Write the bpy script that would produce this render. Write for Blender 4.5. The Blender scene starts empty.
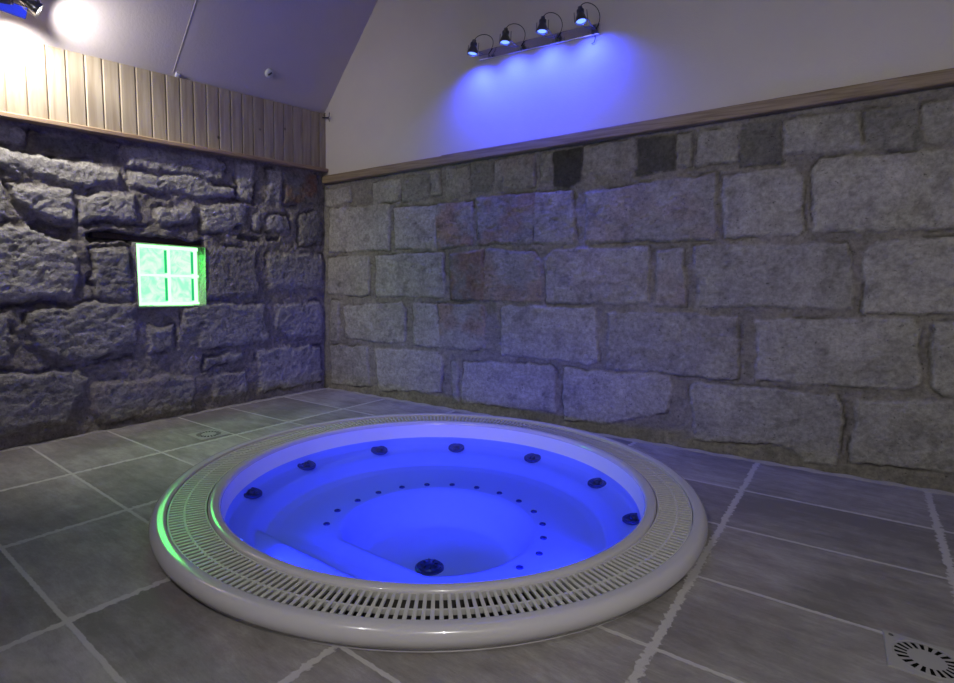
import bpy, bmesh, math, random
import numpy as np
from mathutils import Vector, Matrix
random.seed(5)
C = bpy.context.scene.collection
PI = math.pi
# ---------------------------------------------------------------- frames of the two stone walls
AR, AL = 0.0772, 0.0672
dR = np.array([math.cos(AR), math.sin(AR), 0]); nR = np.array([math.sin(AR), -math.cos(AR), 0])
dL = np.array([math.sin(AL), -math.cos(AL), 0]); nL = np.array([math.cos(AL), math.sin(AL), 0])
def PR(s, z, o=0.0): return Vector(dR*s + nR*o + np.array([0, 0, z]))
def PL(s, z, o=0.0): return Vector(dL*s + nL*o + np.array([0, 0, z]))

# ---------------------------------------------------------------- helpers
def tag(o, label=None, cat=None, group=None, kind=None):
    if label: o['label'] = label
    if cat: o['category'] = cat
    if group: o['group'] = group
    if kind: o['kind'] = kind
    return o
def empty(name, loc, label, cat, group=None):
    o = bpy.data.objects.new(name, None); C.objects.link(o); o.location = loc
    o.empty_display_size = .1
    return tag(o, label, cat, group)
def mesh_obj(name, verts, faces, mat, parent=None, smooth=False, kind=None):
    me = bpy.data.meshes.new(name)
    me.from_pydata([tuple(v) for v in verts], [], faces); me.update()
    if smooth: me.polygons.foreach_set('use_smooth', [True]*len(me.polygons))
    o = bpy.data.objects.new(name, me); C.objects.link(o)
    me.materials.append(mat)
    if parent is not None:
        o.parent = parent
        pl = parent
        off = Matrix.Identity(4)
        while pl is not None:
            off = Matrix.Translation(pl.location) @ off; pl = pl.parent
        me.transform(off.inverted())
    if kind: o['kind'] = kind
    return o
class MB:
    """collects shapes (world coordinates) for ONE mesh"""
    def __init__(s): s.v = []; s.f = []
    def add(s, v, f):
        n = len(s.v); s.v += [Vector(x) for x in v]; s.f += [tuple(i+n for i in q) for q in f]
    def bevbox(s, c, h, R=None, b=.003):
        """box, centre c, half sizes h, 3x3 R, chamfer b"""
        bm = bmesh.new(); bmesh.ops.create_cube(bm, size=2)
        for v in bm.verts: v.co = Vector((v.co.x*h[0], v.co.y*h[1], v.co.z*h[2]))
        if b > 0: bmesh.ops.bevel(bm, geom=bm.edges[:], offset=b, segments=2, affect='EDGES', profile=.6)
        s.bm(bm, c, R)
    def bm(s, bm, c=(0, 0, 0), R=None):
        R = R or Matrix.Identity(3); c = Vector(c)
        bm.verts.index_update()
        s.add([R @ v.co + c for v in bm.verts], [[v.index for v in f.verts] for f in bm.faces]); bm.free()
    def tube(s, pts, r, n=8, cap=True):
        pts = [Vector(p) for p in pts]; rings = []
        rs = r if isinstance(r, (list, tuple)) else [r]*len(pts)
        t0 = (pts[1]-pts[0]).normalized()
        up = Vector((0, 0, 1)) if abs(t0.z) < .9 else Vector((1, 0, 0))
        a = t0.cross(up).normalized()
        for i, p in enumerate(pts):
            t = (pts[min(i+1, len(pts)-1)]-pts[max(i-1, 0)]).normalized()
            a = (a - t*a.dot(t)).normalized(); b = t.cross(a)
            rings.append([p + (a*math.cos(2*PI*k/n)+b*math.sin(2*PI*k/n))*rs[i] for k in range(n)])
        v = [q for ring in rings for q in ring]; f = []
        for i in range(len(pts)-1):
            for k in range(n): f.append((i*n+k, i*n+(k+1) % n, (i+1)*n+(k+1) % n, (i+1)*n+k))
        if cap: f.append(tuple(range(n))[::-1]); f.append(tuple((len(pts)-1)*n+k for k in range(n)))
        s.add(v, f)
    def lathe(s, prof, c=(0, 0, 0), R=None, n=24, closed=False):
        """prof: list of (r, z); axis = local z"""
        R = R or Matrix.Identity(3); c = Vector(c); v = []; f = []; m = len(prof)
        for k in range(n):
            a = 2*PI*k/n
            for r, z in prof: v.append(R @ Vector((r*math.cos(a), r*math.sin(a), z)) + c)
        for k in range(n):
            k2 = (k+1) % n
            for i in range(m-1 if not closed else m):
                j = (i+1) % m
                f.append((k*m+i, k2*m+i, k2*m+j, k*m+j))
        s.add(v, f)
    def build(s, name, mat, parent=None, smooth=False, kind=None, angle=None):
        o = mesh_obj(name, s.v, s.f, mat, parent, smooth, kind)
        me = o.data; bm = bmesh.new(); bm.from_mesh(me)
        bmesh.ops.remove_doubles(bm, verts=bm.verts, dist=1e-6)
        bmesh.ops.recalc_face_normals(bm, faces=bm.faces); bm.to_mesh(me); bm.free()
        if smooth:
            try: me.set_sharp_from_angle(angle=math.radians(angle or 40))
            except Exception: pass
        return o

# ---------------------------------------------------------------- materials
def mat(name):
    m = bpy.data.materials.new(name); m.use_nodes = True
    nt = m.node_tree; nt.nodes.clear()
    out = nt.nodes.new('ShaderNodeOutputMaterial')
    return m, nt, out
def N(nt, t, **k):
    n = nt.nodes.new(t)
    for a, b in k.items():
        if a.startswith('i_'):
            key = a[2:].replace('_', ' ')
            n.inputs[key].default_value = b
        else: setattr(n, a, b)
    return n
def L(nt, a, b): nt.links.new(a, b)
def simple(name, col, rough=.5, metal=0, spec=.5, coat=0, bump=None, vary=0):
    m, nt, out = mat(name); b = N(nt, 'ShaderNodeBsdfPrincipled')
    b.inputs['Base Color'].default_value = (*col, 1); b.inputs['Roughness'].default_value = rough
    b.inputs['Metallic'].default_value = metal; b.inputs['Specular IOR Level'].default_value = spec
    b.inputs['Coat Weight'].default_value = coat; b.inputs['Coat Roughness'].default_value = .05
    L(nt, b.outputs[0], out.inputs[0])
    tc = N(nt, 'ShaderNodeTexCoord')
    if vary:
        no = N(nt, 'ShaderNodeTexNoise'); no.inputs['Scale'].default_value = 3; no.inputs['Detail'].default_value = 4
        L(nt, tc.outputs['Object'], no.inputs['Vector'])
        r = N(nt, 'ShaderNodeMapRange'); r.inputs[3].default_value = 1-vary; r.inputs[4].default_value = 1+vary
        L(nt, no.outputs[0], r.inputs[0])
        mx = N(nt, 'ShaderNodeVectorMath', operation='SCALE'); mx.inputs[0].default_value = col
        L(nt, r.outputs[0], mx.inputs['Scale']); L(nt, mx.outputs[0], b.inputs['Base Color'])
    if bump:
        no = N(nt, 'ShaderNodeTexNoise'); no.inputs['Scale'].default_value = bump[0]; no.inputs['Detail'].default_value = 5
        L(nt, tc.outputs['Object'], no.inputs['Vector'])
        bp = N(nt, 'ShaderNodeBump'); bp.inputs['Strength'].default_value = bump[1]; bp.inputs['Distance'].default_value = bump[2]
        L(nt, no.outputs[0], bp.inputs['Height']); L(nt, bp.outputs[0], b.inputs['Normal'])
    return m
def emis(name, col, st):
    m, nt, out = mat(name); e = N(nt, 'ShaderNodeEmission'); e.inputs[0].default_value = (*col, 1); e.inputs[1].default_value = st
    L(nt, e.outputs[0], out.inputs[0]); return m

def stone_mat(name, bump):
    m, nt, out = mat(name); b = N(nt, 'ShaderNodeBsdfPrincipled'); b.inputs['Roughness'].default_value = .93
    b.inputs['Specular IOR Level'].default_value = .2
    L(nt, b.outputs[0], out.inputs[0])
    at = N(nt, 'ShaderNodeAttribute'); at.attribute_name = 'Col'
    tc = N(nt, 'ShaderNodeTexCoord')
    n1 = N(nt, 'ShaderNodeTexNoise', i_Scale=38., i_Detail=8., i_Roughness=.7); L(nt, tc.outputs['Object'], n1.inputs['Vector'])
    n2 = N(nt, 'ShaderNodeTexNoise', i_Scale=7., i_Detail=5., i_Roughness=.65); L(nt, tc.outputs['Object'], n2.inputs['Vector'])
    r1 = N(nt, 'ShaderNodeMapRange'); r1.inputs[1].default_value = .3; r1.inputs[2].default_value = .7; r1.inputs[3].default_value = .62; r1.inputs[4].default_value = 1.3
    L(nt, n1.outputs[0], r1.inputs[0])
    r2 = N(nt, 'ShaderNodeMapRange'); r2.inputs[1].default_value = .3; r2.inputs[2].default_value = .7; r2.inputs[3].default_value = .8; r2.inputs[4].default_value = 1.15
    L(nt, n2.outputs[0], r2.inputs[0])
    # small dark pits
    vo = N(nt, 'ShaderNodeTexNoise', i_Scale=60., i_Detail=3.); L(nt, tc.outputs['Object'], vo.inputs['Vector'])
    pr = N(nt, 'ShaderNodeMapRange'); pr.inputs[1].default_value = .27; pr.inputs[2].default_value = .34; pr.inputs[3].default_value = .45; pr.inputs[4].default_value = 1
    L(nt, vo.outputs[0], pr.inputs[0])
    mu = N(nt, 'ShaderNodeMath', operation='MULTIPLY'); L(nt, r1.outputs[0], mu.inputs[0]); L(nt, r2.outputs[0], mu.inputs[1])
    mu2 = N(nt, 'ShaderNodeMath', operation='MULTIPLY'); L(nt, mu.outputs[0], mu2.inputs[0]); L(nt, pr.outputs[0], mu2.inputs[1])
    sc = N(nt, 'ShaderNodeVectorMath', operation='SCALE'); L(nt, at.outputs['Color'], sc.inputs[0]); L(nt, mu2.outputs[0], sc.inputs['Scale'])
    L(nt, sc.outputs[0], b.inputs['Base Color'])
    ad = N(nt, 'ShaderNodeMath', operation='ADD'); L(nt, n1.outputs[0], ad.inputs[0])
    m3 = N(nt, 'ShaderNodeMath', operation='MULTIPLY'); L(nt, pr.outputs[0], m3.inputs[0]); m3.inputs[1].default_value = .35
    L(nt, m3.outputs[0], ad.inputs[1])
    bp = N(nt, 'ShaderNodeBump'); bp.inputs['Strength'].default_value = bump; bp.inputs['Distance'].default_value = .035
    L(nt, ad.outputs[0], bp.inputs['Height']); L(nt, bp.outputs[0], b.inputs['Normal'])
    return m
M = {}
M['stone_r'] = stone_mat('ashlar_stone', .45)
M['stone_l'] = stone_mat('rubble_stone', 1.0)
M['plaster'] = simple('plaster', (.62, .575, .53), .9, bump=(90, .15, .01), spec=.2, vary=.05)
M['ceil'] = simple('ceiling_plaster', (.55, .5, .5), .9, bump=(60, .12, .01), spec=.2, vary=.06)
M['acrylic'] = simple('white_acrylic', (.62, .60, .61), .2, spec=.5, coat=.9)
M['basin'] = simple('basin_acrylic', (.85, .85, .85), .55, spec=.3)
M['grate'] = simple('grate_plastic', (.60, .585, .56), .35, spec=.5)
M['slot_shade'] = simple('slot_shade_lining', (.06, .055, .05), .7)
M['jet'] = simple('jet_plastic', (.05, .06, .16), .25, coat=.3)
M['jet_dark'] = simple('jet_nozzle', (.03, .03, .05), .3)
M['chrome'] = simple('chrome', (.75, .75, .78), .12, metal=1)
M['steel'] = simple('lamp_steel', (.2, .2, .22), .3, metal=.9)
M['black'] = simple('black_cable', (.02, .02, .025), .5)
M['cover'] = simple('drain_plastic', (.36, .35, .335), .6, vary=.08)
M['grout'] = simple('grout_bead', (.36, .34, .32), .9, bump=(50, .6, .02), vary=.2)
M['bulb_blue'] = emis('blue_bulb', (.14, .26, 1.), 2.6)
M['bulb_white'] = emis('white_bulb', (1., .93, .82), 14)
M['lip_bulb'] = emis('added_lip_bulb', (.03, .08, 1.), 8)
M['device'] = simple('white_plastic', (.6, .6, .65), .5)
M['mortar_block'] = simple('block_joint', (.7, .7, .68), .8)

# wood
def wood(name, c1, c2, axis_scale, knots=True):
    m, nt, out = mat(name); b = N(nt, 'ShaderNodeBsdfPrincipled'); b.inputs['Roughness'].default_value = .55
    b.inputs['Specular IOR Level'].default_value = .3
    L(nt, b.outputs[0], out.inputs[0])
    tc = N(nt, 'ShaderNodeTexCoord'); mp = N(nt, 'ShaderNodeMapping'); mp.inputs['Scale'].default_value = axis_scale
    L(nt, tc.outputs['Object'], mp.inputs[0])
    n1 = N(nt, 'ShaderNodeTexNoise', i_Scale=1., i_Detail=6., i_Distortion=.6); L(nt, mp.outputs[0], n1.inputs['Vector'])
    cr = N(nt, 'ShaderNodeValToRGB'); cr.color_ramp.elements[0].position = .35; cr.color_ramp.elements[1].position = .65
    cr.color_ramp.elements[0].color = (*c1, 1); cr.color_ramp.elements[1].color = (*c2, 1)
    L(nt, n1.outputs[0], cr.inputs[0])
    last = cr.outputs[0]
    if knots:
        vo = N(nt, 'ShaderNodeTexVoronoi', i_Scale=4.2); L(nt, tc.outputs['Object'], vo.inputs['Vector'])
        kr = N(nt, 'ShaderNodeMapRange'); kr.inputs[1].default_value = .035; kr.inputs[2].default_value = .075; kr.inputs[3].default_value = .25; kr.inputs[4].default_value = 1
        L(nt, vo.outputs['Distance'], kr.inputs[0])
        sc = N(nt, 'ShaderNodeVectorMath', operation='SCALE'); L(nt, last, sc.inputs[0]); L(nt, kr.outputs[0], sc.inputs['Scale'])
        last = sc.outputs[0]
    L(nt, last, b.inputs['Base Color'])
    bp = N(nt, 'ShaderNodeBump'); bp.inputs['Strength'].default_value = .15; bp.inputs['Distance'].default_value = .01
    L(nt, n1.outputs[0], bp.inputs['Height']); L(nt, bp.outputs[0], b.inputs['Normal'])
    return m
M['pine'] = wood('pine_boards', (.30, .24, .17), (.42, .36, .27), (26, 26, 2.2))
M['rail_l'] = wood('ledge_wood', (.30, .2, .13), (.44, .32, .21), (30, 2, 60), False)
M['rail_r'] = wood('rail_wood', (.20, .145, .09), (.32, .25, .16), (2, 30, 60), False)

# floor tiles (UV = tile index space)
def floor_mat():
    m, nt, out = mat('slate_tiles'); b = N(nt, 'ShaderNodeBsdfPrincipled'); L(nt, b.outputs[0], out.inputs[0])
    uv = N(nt, 'ShaderNodeUVMap'); uv.uv_map = 'UVMap'
    tc = N(nt, 'ShaderNodeTexCoord')
    nz = N(nt, 'ShaderNodeTexNoise', i_Scale=9., i_Detail=5., i_Roughness=.7); L(nt, tc.outputs['Object'], nz.inputs['Vector'])
    sp = N(nt, 'ShaderNodeSeparateXYZ'); L(nt, uv.outputs[0], sp.inputs[0])
    nzf = N(nt, 'ShaderNodeTexNoise', i_Scale=45., i_Detail=2.); L(nt, tc.outputs['Object'], nzf.inputs['Vector'])
    def dist(o, size):
        a = N(nt, 'ShaderNodeMath', operation='ADD'); L(nt, o, a.inputs[0]); a.inputs[1].default_value = .5
        f = N(nt, 'ShaderNodeMath', operation='FRACT'); L(nt, a.outputs[0], f.inputs[0])
        s = N(nt, 'ShaderNodeMath', operation='SUBTRACT'); L(nt, f.outputs[0], s.inputs[0]); s.inputs[1].default_value = .5
        ab = N(nt, 'ShaderNodeMath', operation='ABSOLUTE'); L(nt, s.outputs[0], ab.inputs[0])
        mu = N(nt, 'ShaderNodeMath', operation='MULTIPLY'); L(nt, ab.outputs[0], mu.inputs[0]); mu.inputs[1].default_value = size
        return mu.outputs[0]
    du, dv = dist(sp.outputs[0], .75), dist(sp.outputs[1], .5)
    def wob(d, amp, fine):
        w = N(nt, 'ShaderNodeMapRange'); w.inputs[1].default_value = .3; w.inputs[2].default_value = .7; w.inputs[3].default_value = -amp; w.inputs[4].default_value = amp
        L(nt, (nzf if fine else nz).outputs[0], w.inputs[0])
        a = N(nt, 'ShaderNodeMath', operation='ADD'); L(nt, d, a.inputs[0]); L(nt, w.outputs[0], a.inputs[1]); return a.outputs[0]
    def mask(d, lo, hi):
        r = N(nt, 'ShaderNodeMapRange'); r.inputs[1].default_value = lo; r.inputs[2].default_value = hi; r.inputs[3].default_value = 1; r.inputs[4].default_value = 0
        L(nt, d, r.inputs[0]); return r.outputs[0]
    mu_ = mask(wob(du, .008, True), .011, .016); mv_ = mask(wob(dv, .002, True), .006, .009)
    gm = N(nt, 'ShaderNodeMath', operation='MAXIMUM'); L(nt, mu_, gm.inputs[0]); L(nt, mv_, gm.inputs[1])
    # per tile tone
    fl = N(nt, 'ShaderNodeVectorMath', operation='FLOOR'); L(nt, uv.outputs[0], fl.inputs[0])
    wn = N(nt, 'ShaderNodeTexWhiteNoise', noise_dimensions='3D'); L(nt, fl.outputs[0], wn.inputs[0])
    # streaks along x
    off = N(nt, 'ShaderNodeVectorMath', operation='MULTIPLY_ADD'); L(nt, wn.outputs['Color'], off.inputs[0]); off.inputs[1].default_value = (7, 7, 7)
    L(nt, tc.outputs['Object'], off.inputs[2])
    mp = N(nt, 'ShaderNodeMapping'); mp.inputs['Scale'].default_value = (3., 11, 1); L(nt, off.outputs[0], mp.inputs[0])
    st = N(nt, 'ShaderNodeTexNoise', i_Scale=1.5, i_Detail=12., i_Roughness=.82, i_Distortion=.2); L(nt, mp.outputs[0], st.inputs['Vector'])
    st2 = N(nt, 'ShaderNodeTexNoise', i_Scale=2.1, i_Detail=6., i_Roughness=.65, i_Distortion=.4); L(nt, off.outputs[0], st2.inputs['Vector'])
    av = N(nt, 'ShaderNodeMath', operation='ADD'); L(nt, st.outputs[0], av.inputs[0]); L(nt, st2.outputs[0], av.inputs[1])
    wv = N(nt, 'ShaderNodeMath', operation='MULTIPLY_ADD'); L(nt, wn.outputs['Value'], wv.inputs[0]); wv.inputs[1].default_value = .16; L(nt, av.outputs[0], wv.inputs[2])
    cr = N(nt, 'ShaderNodeValToRGB'); e = cr.color_ramp.elements
    e[0].position = .83; e[0].color = (.21, .195, .185, 1); e[1].position = .98; e[1].color = (.46, .44, .42, 1)
    k = e.new(.9); k.color = (.31, .29, .275, 1)
    mr = N(nt, 'ShaderNodeMapRange'); mr.inputs[1].default_value = .6; mr.inputs[2].default_value = 1.5; mr.inputs[3].default_value = .72; mr.inputs[4].default_value = 1.03
    L(nt, wv.outputs[0], mr.inputs[0]); L(nt, mr.outputs[0], cr.inputs[0])
    # brownish rust patches
    ru = N(nt, 'ShaderNodeMapRange'); ru.inputs[1].default_value = .55; ru.inputs[2].default_value = .75; ru.inputs[3].default_value = 0; ru.inputs[4].default_value = .5
    L(nt, nz.outputs[0], ru.inputs[0])
    mxr = N(nt, 'ShaderNodeMix', data_type='RGBA'); L(nt, ru.outputs[0], mxr.inputs[0]); L(nt, cr.outputs[0], mxr.inputs[6]); mxr.inputs[7].default_value = (.28, .21, .18, 1)
    mx = N(nt, 'ShaderNodeMix', data_type='RGBA'); L(nt, gm.outputs[0], mx.inputs[0]); L(nt, mxr.outputs[2], mx.inputs[6]); mx.inputs[7].default_value = (.55, .53, .51, 1)
    L(nt, mx.outputs[2], b.inputs['Base Color'])
    rr = N(nt, 'ShaderNodeMapRange'); rr.inputs[3].default_value = .5; rr.inputs[4].default_value = .75; L(nt, st.outputs[0], rr.inputs[0]); L(nt, rr.outputs[0], b.inputs['Roughness'])
    b.inputs['Specular IOR Level'].default_value = .35
    sb = N(nt, 'ShaderNodeMath', operation='SUBTRACT'); L(nt, st.outputs[0], sb.inputs[0])
    g2 = N(nt, 'ShaderNodeMath', operation='MULTIPLY'); L(nt, gm.outputs[0], g2.inputs[0]); g2.inputs[1].default_value = .25; L(nt, g2.outputs[0], sb.inputs[1])
    bp = N(nt, 'ShaderNodeBump'); bp.inputs['Strength'].default_value = .5; bp.inputs['Distance'].default_value = .012
    L(nt, sb.outputs[0], bp.inputs['Height']); L(nt, bp.outputs[0], b.inputs['Normal'])
    return m
M['floor'] = floor_mat()

# water: clear surface, tinted, mirror at grazing angles
def water_mat():
    m, nt, out = mat('pool_water')
    tr = N(nt, 'ShaderNodeBsdfTransparent'); tr.inputs[0].default_value = (.42, .54, 1, 1)
    gl = N(nt, 'ShaderNodeBsdfGlossy'); gl.inputs['Roughness'].default_value = .03
    fr = N(nt, 'ShaderNodeFresnel'); fr.inputs[0].default_value = 1.13
    tc = N(nt, 'ShaderNodeTexCoord'); no = N(nt, 'ShaderNodeTexNoise', i_Scale=5., i_Detail=2.); L(nt, tc.outputs['Object'], no.inputs['Vector'])
    bp = N(nt, 'ShaderNodeBump'); bp.inputs['Strength'].default_value = .15; bp.inputs['Distance'].default_value = .02
    L(nt, no.outputs[0], bp.inputs['Height']); L(nt, bp.outputs[0], gl.inputs['Normal'])
    mx = N(nt, 'ShaderNodeMixShader'); L(nt, fr.outputs[0], mx.inputs[0]); L(nt, tr.outputs[0], mx.inputs[1]); L(nt, gl.outputs[0], mx.inputs[2])
    L(nt, mx.outputs[0], out.inputs[0]); return m
M['water'] = water_mat()

# lit green glass block
def glass_mat():
    m, nt, out = mat('green_lit_glass')
    tc = N(nt, 'ShaderNodeTexCoord')
    no = N(nt, 'ShaderNodeTexNoise', i_Scale=11., i_Detail=4., i_Distortion=1.5); L(nt, tc.outputs['Object'], no.inputs['Vector'])
    cr = N(nt, 'ShaderNodeValToRGB'); e = cr.color_ramp.elements
    e[0].position = .38; e[0].color = (.14, 1, .24, 1); e[1].position = .62; e[1].color = (.29, 1, .31, 1)
    L(nt, no.outputs[0], cr.inputs[0])
    em = N(nt, 'ShaderNodeEmission'); em.inputs[1].default_value = 3; L(nt, cr.outputs[0], em.inputs[0])
    gl = N(nt, 'ShaderNodeBsdfGlossy'); gl.inputs[1].default_value = .1
    mx = N(nt, 'ShaderNodeMixShader'); mx.inputs[0].default_value = .06; L(nt, em.outputs[0], mx.inputs[1]); L(nt, gl.outputs[0], mx.inputs[2])
    L(nt, mx.outputs[0], out.inputs[0]); return m
M['glass'] = glass_mat()
M['glass_edge'] = emis('green_glass_edge', (.03, .55, .2), 1.0)
M['glass_frame'] = emis('green_glass_rim', (.31, 1, .34), 3)

# ---------------------------------------------------------------- numpy noise
def hash2(ix, iy, seed):
    n = (ix.astype(np.int64)*374761393 + iy.astype(np.int64)*668265263 + seed*1442695041) & 0xFFFFFFFF
    n = ((n ^ (n >> 13))*1274126177) & 0xFFFFFFFF
    n = ((n ^ (n >> 16))*2246822519) & 0xFFFFFFFF
    return ((n ^ (n >> 15)) & 0xFFFFFF)/float(0xFFFFFF)
def vnoise(x, y, seed=0):
    ix, iy = np.floor(x), np.floor(y); fx, fy = x-ix, y-iy
    fx = fx*fx*(3-2*fx); fy = fy*fy*(3-2*fy)
    a = hash2(ix, iy, seed); b = hash2(ix+1, iy, seed); c = hash2(ix, iy+1, seed); d = hash2(ix+1, iy+1, seed)
    return (a*(1-fx)+b*fx)*(1-fy) + (c*(1-fx)+d*fx)*fy
def fbm(x, y, f, o=4, seed=0, g=.5):
    t = 0; a = 1; s = 0
    for i in range(o):
        t = t + a*(vnoise(x*f+i*17.3, y*f-i*9.1, seed+i)-.5)*2; s += a; a *= g; f *= 2.03
    return t/s
def sdf_poly(X, Y, poly):
    """signed distance, + inside"""
    P = np.array(poly); n = len(P); d = np.full(X.shape, 1e9); ins = np.zeros(X.shape, bool)
    for i in range(n):
        a = P[i]; b = P[(i+1) % n]; e = b-a; wx = X-a[0]; wy = Y-a[1]
        t = np.clip((wx*e[0]+wy*e[1])/(e@e+1e-12), 0, 1)
        d = np.minimum(d, (wx-e[0]*t)**2+(wy-e[1]*t)**2)
        c = ((a[1] <= Y) & (b[1] > Y)) | ((b[1] <= Y) & (a[1] > Y))
        xi = a[0]+(Y-a[1])/(b[1]-a[1]+1e-12)*e[0]
        ins ^= c & (X < xi)
    d = np.sqrt(d); return np.where(ins, d, -d)
def sst(a, b, x):
    t = np.clip((x-a)/(b-a), 0, 1); return t*t*(3-2*t)

def stone_wall(name, P, d, n, s0, s1, topf, cell, blocks, recess, opening, par, material):
    ns = int((s1-s0)/cell)+1
    nz = int(topf(0)/cell)+1 if topf(0) > topf(s1) else int(topf(s1)/cell)+1
    s = np.linspace(s0, s1, ns); T = np.linspace(0, 1, nz)
    S, TT = np.meshgrid(s, T, indexing='ij'); Z = TT*np.vectorize(topf)(S)
    wx = fbm(S, Z, 9, 4, 11)*par['warp']+fbm(S, Z, 45, 2, 31)*par['warp']*.3; wz = fbm(S, Z, 9, 4, 21)*par['warp']+fbm(S, Z, 45, 2, 41)*par['warp']*.3
    X, Y = S+wx, Z+wz
    mort = fbm(S, Z, 14, 5, 3, .6)
    H = -par['rec'] + mort*par['mrough']
    col = np.zeros(S.shape+(3,)); base_m = np.array(par['mcol'])
    big = fbm(S, Z, 2.2, 4, 77)
    col[:] = base_m*(1+.22*mort+.12*big)[..., None]
    rough = fbm(S, Z*1.3, par['rf'], 6, 5, .68); rough2 = fbm(S*1.0+Z*.5, Z*1.6, 30, 4, 9, .6)
    pit = fbm(S, Z, 26, 4, 55)
    for bi, (poly, tone, red, prot) in enumerate(blocks):
        px = [q[0] for q in poly]; pz = [q[1] for q in poly]
        m = (S > min(px)-.12) & (S < max(px)+.12) & (Z > min(pz)-.12) & (Z < max(pz)+.12)
        if not m.any(): continue
        D = sdf_poly(X[m], Y[m], poly) + par['grow']
        k = sst(0, par['edge'], D)
        pill = np.minimum(D/par['pw'], 1); pill = np.sqrt(np.clip(pill, 0, 1))
        tilt = (hash2(np.array([bi]), np.array([3]), 8)[0]-.5)*par['tilt']
        cx, cz = sum(px)/len(px), sum(pz)/len(pz)
        h = prot*par['prot']*(.55+.45*pill) + rough[m]*par['brough'] + rough2[m]*par['brough']*.4 - sst(.35, .6, pit[m])*par['pit'] + tilt*(Z[m]-cz)
        H[m] = np.where(k > 0, H[m]*(1-k)+h*k, H[m])
        # thin open joint at the stone's outline, here and there
        crack = np.exp(-(D/par['cw'])**2)*sst(par['cthr'], par['cthr']+.25, fbm(S[m], Z[m], 5, 3, 91+bi % 3))
        H[m] -= crack*par['crack']
        c0 = np.array(par['bcol'])*tone
        c = c0[None, :]*(1+.18*rough[m]+.14*big[m])[:, None]
        rd = sst(-.25, .35, fbm(S[m], Z[m], 7, 4, 61))*red
        c = c*(1-rd[:, None]) + c*rd[:, None]*np.array(par['redc'])[None, :]
        st = sst(.1, .5, fbm(S[m], Z[m], 11, 6, 71+bi, .7))*.3           # lichen and soot stains
        c = c*(1-st[:, None])
        col[m] = col[m]*(1-k[:, None]) + c*k[:, None]
        col[m] *= (1-.45*crack)[:, None]
    for poly, dep in recess:
        D = sdf_poly(X, Y, poly)
        k = sst(-.006, .012, D); H = H*(1-k)+(-dep)*k
        col = col*(1-k[..., None]) + k[..., None]*np.array(par['mcol'])*.55
    if opening:
        (a, b, c, e, dep) = opening
        D = np.minimum(np.minimum(S+wx*.3-a, b-S-wx*.3), np.minimum(Z+wz*.3-c, e-Z-wz*.3))
        k = (D > 0).astype(float); H = H*(1-k)+(-dep)*k
    V = S[..., None]*d + H[..., None]*n + Z[..., None]*np.array([0, 0, 1.])
    V = V.reshape(-1, 3)
    I = np.arange(ns*nz).reshape(ns, nz)
    q = np.stack([I[:-1, :-1], I[1:, :-1], I[1:, 1:], I[:-1, 1:]], -1).reshape(-1, 4)
    if np.cross(d, [0, 0, 1.])@n < 0: q = q[:, ::-1]
    me = bpy.data.meshes.new(name); me.from_pydata(V.tolist(), [], q.tolist()); me.update()
    me.polygons.foreach_set('use_smooth', [True]*len(me.polygons))
    ca = me.color_attributes.new('Col', 'FLOAT_COLOR', 'POINT')
    cc = np.ones((ns*nz, 4)); cc[:, :3] = np.clip(col.reshape(-1, 3), .01, .9); ca.data.foreach_set('color', cc.ravel())
    o = bpy.data.objects.new(name, me); C.objects.link(o); me.materials.append(material); o['kind'] = 'structure'
    return o

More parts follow.
